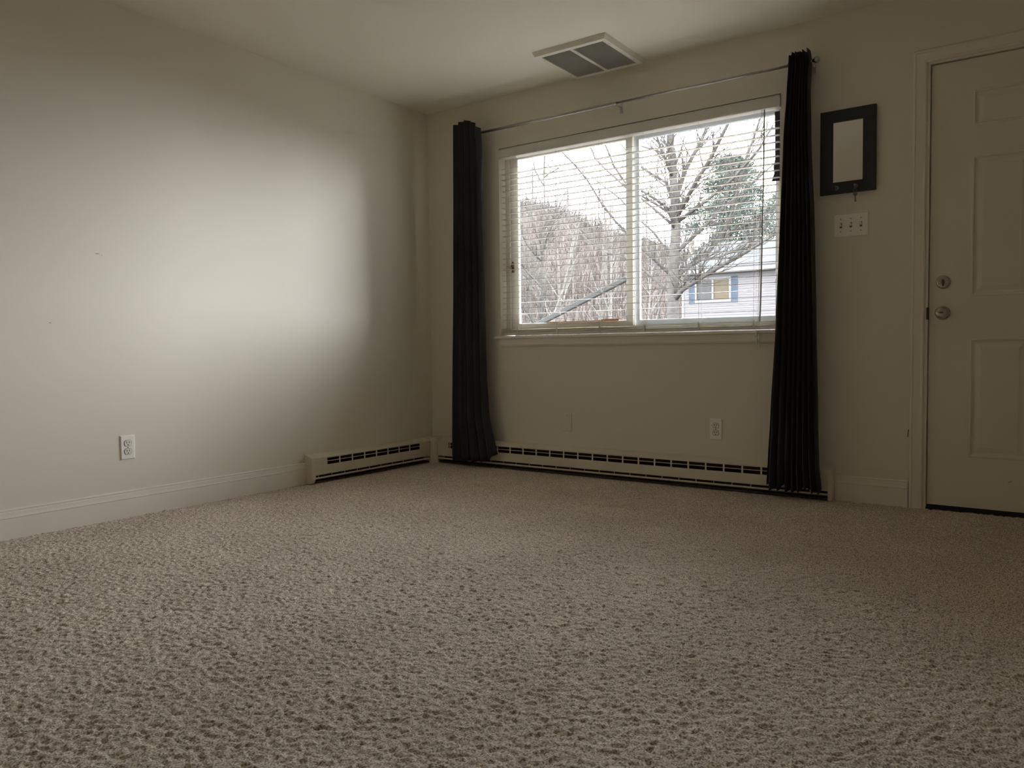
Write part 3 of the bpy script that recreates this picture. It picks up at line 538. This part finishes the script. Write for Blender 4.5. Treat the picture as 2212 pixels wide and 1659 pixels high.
def twigs(mb, p, d, r, ln, depth, rng, ns=3):
    if depth < 0 or r < 0.003: return
    k = 4; pts = [Vector(p)]; dd = Vector(d).normalized(); rr = [r]
    for i in range(k):
        dd = (dd+Vector((rng.uniform(-1,1),rng.uniform(-1,1),rng.uniform(-.6,1)))*0.22).normalized()
        pts.append(pts[-1]+dd*ln/k); rr.append(r*(1-0.8*(i+1)/k)+0.0015)
    mb.tube(pts, rr, ns, cap=False)
    for i in range(1,k+1):
        for _ in range(rng.randint(1,2)):
            nd = (dd+Vector((rng.uniform(-1,1),rng.uniform(-1,1),rng.uniform(-.4,1)))*0.9).normalized()
            twigs(mb, pts[i], nd, rr[i]*0.62, ln*rng.uniform(0.45,0.7), depth-1, rng, ns)
LIMBS = {
    'trunk': [(-3.08, 11.0, 0.66, 0.15), (-3.09, 11.0, 2.19, 0.115), (-3.02, 11.0, 3.13, 0.1), (-3.06, 11.0, 4.08, 0.085), (-3.14, 11.0, 4.84, 0.075), (-3.16, 11.0, 5.96, 0.06)],
    'R1': [(-3.0, 11.0, 3.69, 0.055), (-3.05, 11.18, 3.97, 0.05), (-2.97, 11.35, 4.41, 0.045), (-2.73, 11.53, 4.97, 0.035), (-2.61, 11.7, 5.34, 0.03), (-2.49, 11.88, 6.06, 0.02)],
    'R2': [(-3.01, 11.0, 3.41, 0.05), (-2.5, 10.78, 4.03, 0.042), (-2.13, 10.56, 4.36, 0.038), (-1.88, 10.34, 4.59, 0.034), (-1.6, 10.12, 4.87, 0.03), (-1.37, 9.9, 5.33, 0.02)],
    'R3': [(-2.04, 11.0, 2.89, 0.035), (-1.81, 10.89, 3.36, 0.03), (-1.69, 10.78, 3.64, 0.028), (-1.52, 10.67, 4.17, 0.025), (-1.31, 10.56, 4.54, 0.022), (-1.1, 10.45, 4.99, 0.018), (-0.97, 10.34, 5.36, 0.012)],
    'L1': [(-3.06, 11.0, 3.7, 0.04), (-3.32, 11.16, 4.2, 0.03), (-3.69, 11.33, 4.43, 0.025), (-4.07, 11.49, 4.69, 0.02), (-4.63, 11.66, 5.31, 0.012)],
    'L2': [(-3.08, 11.0, 4.22, 0.04), (-3.08, 10.78, 4.42, 0.03), (-3.11, 10.56, 4.65, 0.028), (-3.14, 10.34, 4.96, 0.024), (-3.11, 10.12, 5.37, 0.015)],
    'L3': [(-3.12, 11.0, 4.56, 0.03), (-3.35, 11.28, 4.69, 0.025), (-3.63, 11.55, 4.95, 0.022), (-4.21, 11.82, 5.22, 0.018), (-4.86, 12.1, 5.64, 0.01)],
    'L4': [(-3.04, 11.0, 3.13, 0.035), (-3.01, 10.67, 3.46, 0.028), (-3.17, 10.34, 3.62, 0.022), (-3.34, 10.01, 3.76, 0.018), (-3.55, 9.68, 3.97, 0.01)],
    'B1': [(-3.07, 11.0, 2.19, 0.03), (-3.72, 10.72, 2.88, 0.022), (-4.11, 10.43, 3.38, 0.02), (-4.28, 10.15, 3.73, 0.018), (-4.45, 9.87, 4.18, 0.015), (-4.56, 9.59, 4.43, 0.013), (-4.67, 9.3, 4.65, 0.011), (-4.77, 9.02, 4.97, 0.007)],
    'B2': [(-3.04, 11.0, 3.23, 0.028), (-3.75, 11.22, 3.81, 0.02), (-4.42, 11.44, 4.3, 0.018), (-4.9, 11.66, 4.69, 0.016), (-5.38, 11.88, 5.1, 0.013), (-5.64, 12.1, 5.46, 0.012), (-5.94, 12.32, 5.98, 0.008)],
    'B3': [(-3.05, 11.0, 3.51, 0.025), (-3.53, 10.78, 3.91, 0.02), (-3.96, 10.56, 4.19, 0.017), (-4.09, 10.34, 4.5, 0.015), (-4.16, 10.12, 4.88, 0.012), (-4.17, 9.9, 5.24, 0.008)],
    'B4': [(-3.06, 11.0, 2.57, 0.025), (-3.71, 11.35, 3.24, 0.02), (-4.26, 11.7, 3.64, 0.017), (-4.85, 12.06, 4.17, 0.014), (-5.52, 12.41, 4.63, 0.01), (-6.17, 12.76, 5.1, 0.007)],
    'B5': [(-3.08, 11.0, 1.81, 0.025), (-3.84, 11.4, 2.36, 0.02), (-4.48, 11.79, 2.74, 0.017), (-5.29, 12.19, 3.0, 0.014), (-6.01, 12.58, 3.38, 0.01), (-6.71, 12.98, 3.95, 0.007)],
    'D1': [(-3.05, 11.0, 2.14, 0.06), (-2.95, 11.16, 2.34, 0.055), (-2.8, 11.31, 2.48, 0.048), (-2.61, 11.47, 2.63, 0.04), (-2.38, 11.63, 2.94, 0.034), (-1.94, 11.79, 3.21, 0.026), (-1.61, 11.94, 3.39, 0.02), (-1.2, 12.1, 3.59, 0.012)],
    'D2': [(-3.07, 11.0, 1.71, 0.055), (-2.81, 10.84, 1.93, 0.05), (-2.43, 10.69, 2.09, 0.045), (-1.98, 10.53, 2.27, 0.038), (-1.48, 10.37, 2.45, 0.03), (-1.18, 10.21, 2.56, 0.025), (-0.7, 10.06, 2.76, 0.018), (-0.3, 9.9, 2.9, 0.012)],
    'D3': [(-2.46, 11.0, 2.52, 0.03), (-2.19, 11.13, 2.54, 0.026), (-2.03, 11.26, 2.63, 0.022), (-1.81, 11.4, 2.7, 0.018), (-1.39, 11.53, 2.85, 0.014), (-1.06, 11.66, 3.02, 0.01)],
    'D4': [(-2.96, 11.0, 2.75, 0.04), (-2.65, 11.31, 3.13, 0.034), (-2.27, 11.62, 3.6, 0.028), (-1.9, 11.92, 3.98, 0.022), (-1.52, 12.23, 4.41, 0.017), (-1.24, 12.54, 4.75, 0.012)],
    'D5': [(-2.99, 11.0, 3.32, 0.035), (-2.18, 10.62, 3.63, 0.03), (-1.49, 10.23, 3.92, 0.024), (-0.93, 9.85, 4.26, 0.018), (-0.57, 9.46, 4.52, 0.012)],
}
def big_tree():
    rng = random.Random(4)
    tz = ground_z(-3.08, 11)
    root = empty('maple_tree', (-3.08, 11, tz)); root.name = 'bare_tree'
    tag(root, 'large bare grey tree with spreading limbs behind the right window pane', 'tree')
    O = root.location
    def loc(P): return [(q[0]-O.x, q[1]-O.y, q[2]-O.z) for q in P]
    t = LIMBS['trunk']; m = MB(); P = [(t[0][0],t[0][1],tz-0.1,0.24),(t[0][0],t[0][1],tz+0.5,0.17)]+t
    m.tube(loc(P), [q[3] for q in P], 10); m.obj('trunk', BARK, root, True)
    fine = MB()
    for k, L in LIMBS.items():
        if k != 'trunk':
            m = MB(); m.tube(loc(L), [q[3]*(1.25 if k[0] == 'B' else 1.05) for q in L], 6); m.obj('limb', BARK, root, True)
        P = [Vector(q[:3]) for q in L]
        for i in range(1 if k != 'trunk' else 3, len(P)):
            seg = P[i]-P[i-1]
            for _ in range(5):
                a = P[i-1]+seg*rng.random(); d = seg.normalized()+Vector((rng.uniform(-1,1),rng.uniform(-.8,.8),rng.uniform(-.3,.9)))*0.9
                twigs(fine, a-O, d, max(0.006,L[i][3]*0.45), rng.uniform(0.4,0.95), 1, rng)
    tag(fine.obj('twigs', BARK, root), kind='stuff')
big_tree()
def bare_tree_mesh(name, h, seed, mt, lean=0.0, spread=0.5, r=0.11, ns=4, depth=1, up=0.9, tw=0.008):
    rng = random.Random(seed); m = MB(); pts = []; rr = []; k = 7
    for i in range(k+1):
        t = i/k; pts.append(Vector((lean*h*t+rng.uniform(-.12,.12)*t, rng.uniform(-.12,.12)*t, h*t-0.3*(i==0)))); rr.append(r*(1-0.85*t))
    m.tube(pts, rr, ns+1, cap=False)
    for i in range(2,k+1):
        for _ in range(3):
            a = rng.uniform(0,6.28); d = Vector((math.cos(a)*spread, math.sin(a)*spread, up*rng.uniform(.5,1.1)))
            twigs(m, pts[i]-Vector((0,0,rng.random()*h/k*.5)), d, rr[i]*0.5+tw, h*rng.uniform(0.14,0.30)*(1.15-0.5*i/k), depth, rng, 3)
    return m.mesh(name, mt, False)
protos = [bare_tree_mesh('bare_tree', 11+2*k, 40+k, BARK2 if k % 2 else BARK3, random.uniform(-.06,.06), 0.42, 0.19, 4, 1 if k < 4 else 2) for k in range(6)]
rng = random.Random(99); spots = []; tries = 0
while len(spots) < 250 and tries < 40000:
    tries += 1
    y = rng.uniform(38, 90) if len(spots) < 185 else rng.uniform(79, 93); x = -1.0*rng.uniform(0.33, 0.86)*(y+4)+3.6
    if (x > -16 and y < 46) or math.hypot(x+15.6, y-48.5) < 8 or math.hypot(x+18.2, y-69) < 5 or math.hypot(x+57.3, y-86) < 3.5 or any((x-a)**2+(y-b)**2 < 2.7**2 for a,b in spots): continue
    spots.append((x,y))
for k, (x, y) in enumerate(spots):
    pale = k % 2 == 0; ridge = y > 78
    o = link('bare_tree', protos[k % 6]); o.location = (x, y, ground_z(x,y)); s = rng.uniform(0.24,0.44) if rng.random() < 0.88 else rng.uniform(0.44,0.56); o.scale = (s,s,s*rng.uniform(.9,1.15)); o.rotation_euler = (0,0,rng.uniform(0,6.28))
    a, b = ('pale' if pale else 'dark'), ('along the ridge of the hill' if ridge else 'on the brown hillside slope')
    tag(o, 'small bare tree with %s bark %s beyond the window' % (a, b), 'tree', '%s bare trees %s' % (a, b))
ug = MB(); rng = random.Random(12); slot = []
for k in range(17000):
    y = rng.uniform(36, 93); x = -1.0*rng.uniform(0.30, 0.90)*(y+4)+3.6
    if x > -16.5 and y < 46: continue
    z = ground_z(x,y); hh = rng.uniform(0.5,1.5)*(1.35 if y > 80 else 1); w_ = rng.uniform(0.018,0.05); lx = rng.gauss(0,.25)*hh; ly = rng.gauss(0,.2)*hh
    ug.add([(x-w_,y,z-.1),(x+w_,y+.02,z-.1),(x+lx,y+ly,z+hh),(x+lx*.4,y+w_*1.6,z+hh*.3)], [(0,1,2),(0,3,2)]); m_ = rng.choice((0,0,1,2,2)); slot += [m_, m_]
me = ug.mesh('undergrowth', None); [me.materials.append(q) for q in (BARK3, BARK2, SOIL)]; me.polygons.foreach_set('material_index', slot)
tag(link('undergrowth', me, hill), 'dry brown undergrowth of thin stems covering the hillside', kind='stuff')
bir = [('slender white birch leaning right behind the left window pane', -12.65, 20, 6.6, 0.33, 0.075, 5), ('upright white birch beside the window mullion, left of the large tree', -9.45, 20, 6.5, 0.015, 0.055, 6), ('white birch low behind the mullion with a forked thin trunk', -8.75, 21, 5.2, 0.10, 0.05, 8), ('thin pale birch sapling behind the middle of the left window pane', -12.3, 24, 5.6, 0.07, 0.04, 9)]
for lb, x, y, h, ln, r, sd in bir:
    me = bare_tree_mesh('birch_tree', h, sd, BIRCH, ln, 0.45, r, 5, 0, 1.0); o = link('birch_tree', me); o.location = (x,y,ground_z(x,y)); tag(o, lb, 'tree')
# crown of a small tree at the far left of the window
me = bare_tree_mesh('bare_tree', 8.4, 77, BARK, 0.03, 0.8, 0.08, 5, 2, 0.9, 0.022); o = link('bare_tree', me); o.location = (-10.35,17,ground_z(-10.35,17)); tag(o, 'twiggy bare tree at the far left of the left window pane', 'tree')
# ---- evergreens
def pine(label, x, y, h, w_, seed, n=2600):
    rng = random.Random(seed); z0 = ground_z(x,y); root = empty('pine_tree', (x,y,z0)); tag(root, label, 'tree')
    m = MB(); m.tube([(0,0,-0.2),(0.05,0,h*0.5),(0,0.05,h*0.97)], [0.17,0.10,0.02], 8); m.obj('trunk', BARK2, root, True)
    g = MB()
    clumps = []
    for _ in range(170):
        t = rng.random()**0.9; z = h*(0.20+0.78*t); R = w_*(math.sin(math.pi*(0.16+0.80*t))**0.8)*(1.0 if t < 0.8 else 0.9)
        a = rng.uniform(0,6.28); q = rng.random()**0.55; clumps.append((Vector((math.cos(a)*R*q, math.sin(a)*R*q, z+0.15*R*q)), a, q))
    for c, a, q in clumps:
        for _ in range(n//170):
            c0 = c+Vector((rng.gauss(0,.34), rng.gauss(0,.34), rng.gauss(0,.20)))
            d = Vector((math.cos(a)*(.3+q)+rng.gauss(0,.6), math.sin(a)*(.3+q)+rng.gauss(0,.6), rng.gauss(.35,.4))).normalized()*rng.uniform(.20,.42)
            s_ = d.orthogonal().normalized()*0.06; s_.rotate(Matrix.Rotation(rng.uniform(0,6.28),3,d))
            g.add([c0-s_, c0+s_, c0+d], [(0,1,2)])
    tag(g.obj('needles', PINE, root), kind='stuff')
pine('tall green pine rising behind the house roof and the large bare tree', -15.6, 48.5, 14.6, 3.1, 1, 20000)
pine('dark evergreen at the right edge of the window far behind the house', -18.2, 69, 8.0, 2.8, 2, 7000)
# ---- house
HX0, HX1, HY, HYB = -12.79, 3.2, 34.0, 43.0
ho = empty('neighbour_house', (HX0, HY, -0.6)); tag(ho, 'pale sided house with grey roof and blue shutters seen through the right pane', 'house'); OH = (-HX0, -HY, 0.6)
m = MB(); z = -0.6
wx0, wx1, wz0, wz1 = -12.10, -10.20, 2.98, 4.24
def clap(x0, x1, za, zb):
    z = za
    while z < zb-1e-4:
        z2 = min(z+0.105, zb)
        m.add([(x0,HY-.022,z),(x1,HY-.022,z),(x1,HY-.003,z2),(x0,HY-.003,z2),(x0,HY,z),(x1,HY,z)],[(0,1,2,3),(0,4,5,1)]); z = z2
clap(HX0, HX1, -0.6, wz0); clap(HX0, wx0, wz0, wz1); clap(wx1, HX1, wz0, wz1); clap(HX0, HX1, wz1, 4.5)
m.add([(HX0,HY,-.6),(HX1,HY,-.6),(HX1,HYB,-.6),(HX0,HYB,-.6),(HX0,HY,4.55),(HX1,HY,4.55),(HX1,HYB,4.55),(HX0,HYB,4.55),(HX0,(HY+HYB)/2,6.3),(HX1,(HY+HYB)/2,6.3)],[(1,2,6,9,5),(2,3,7,6),(3,0,4,8,7)])
hw = m.obj('siding_wall', SIDING, ho, loc=OH)
m = MB(); ym = (HY+HYB)/2; yo = HY-0.45; za = 4.58
m.prism([(yo,za),(ym,6.42),(HYB+.45,za),(HYB+.45,za+.12),(ym,6.56),(yo,za+.12)], HX0-.35, HX1+.35, 'x'); m.obj('roof', ROOF, ho, loc=OH)
m = MB(); m.box(HX0-.35,HX1+.35,yo-.03,yo+.001,4.40,4.62); m.box(HX0-.35,HX1+.35,yo,HY,4.40,4.42); m.obj('fascia', FASCIA, ho, loc=OH)
m = MB(); m.box(HX0-.02,HX0+.10,HY-.045,HY+.01,-.6,4.42); m.obj('corner_board', FASCIA, ho, loc=OH)
m = MB(); m.frame(wx0,wx1,wz0,wz1,wx0+.10,wx1-.10,wz0+.12,wz1-.09,HY-.06,HY+.05); m.box(-11.20,-11.11,HY-.055,HY+.05,wz0+.1,wz1-.08); wf = m.obj('window_frame', FASCIA, ho, loc=OH)
m = MB(); m.box(wx0+.09,-11.19,HY+.0,HY+.02,wz0+.1,wz1-.07); m.obj('pane', WPANE, wf)
m = MB(); m.box(-11.12,wx1-.09,HY+.0,HY+.02,wz0+.1,wz1-.07); m.obj('pane', WSHADE, wf)['label'] = 'right pane with a tan shade drawn'
for a, b in ((-12.42,-12.12),(-10.18,-9.88)):
    m = MB(); m.frame(a,b,2.96,4.26,a+.04,b-.04,3.0,4.22,HY-.055,HY-.012); z = 3.0
    while z < 4.21: m.add([(a+.04,HY-.05,z),(b-.04,HY-.05,z),(b-.04,HY-.02,z+.06),(a+.04,HY-.02,z+.06)],[(0,1,2,3)]); z += 0.055
    m.obj('shutter', SHUT, ho, loc=OH)
# ---- sloping handrail just outside
hr = empty('sloping_handrail', (-0.5, 2.0, 1.0)); tag(hr, 'grey sloping handrail outside crossing the lower left window pane', 'handrail'); OHR = (0.5,-2,-1)
A, B = Vector((-1.30,2.0,0.655)), Vector((0.49,2.0,1.366)); d = (B-A).normalized(); nrm = Vector((-d.z,0,d.x))
def bar(m, a, b, h, y0, y1):
    vs = []
    for y in (y0,y1): vs += [Vector((q.x,y,q.z))+nrm*s for q in (a,b) for s in (-h,h)]
    m.add(vs, [(0,2,3,1),(4,5,7,6),(0,1,5,4),(2,6,7,3),(1,3,7,5),(0,4,6,2)])
m = MB(); bar(m, A, B, 0.021, 1.975, 2.025); m.obj('rail', RAILM, hr, bevel=0.006, loc=OHR)
for t in (0.625, 0.868):
    q = A+(B-A)*t; m = MB(); bar(m, q-d*.006, q+d*.006, 0.0225, 1.972, 2.028); m.obj('rail_joint', RAILJ, hr, loc=OHR)
m = MB(); m.tube([B-d*.02, B+Vector((.012,0,-.03)), B+Vector((.020,0,-.10)), (B.x+.022,2.0,ground_z(.5,2.)-.02)], 0.013, 8); m.obj('post', RAILM, hr, True, loc=OHR)
m = MB(); m.tube([A+d*.03,(A.x+.03,2.0,ground_z(-1.3,2.)-.02)], 0.016, 8); m.obj('post', RAILM, hr, True, loc=OHR)
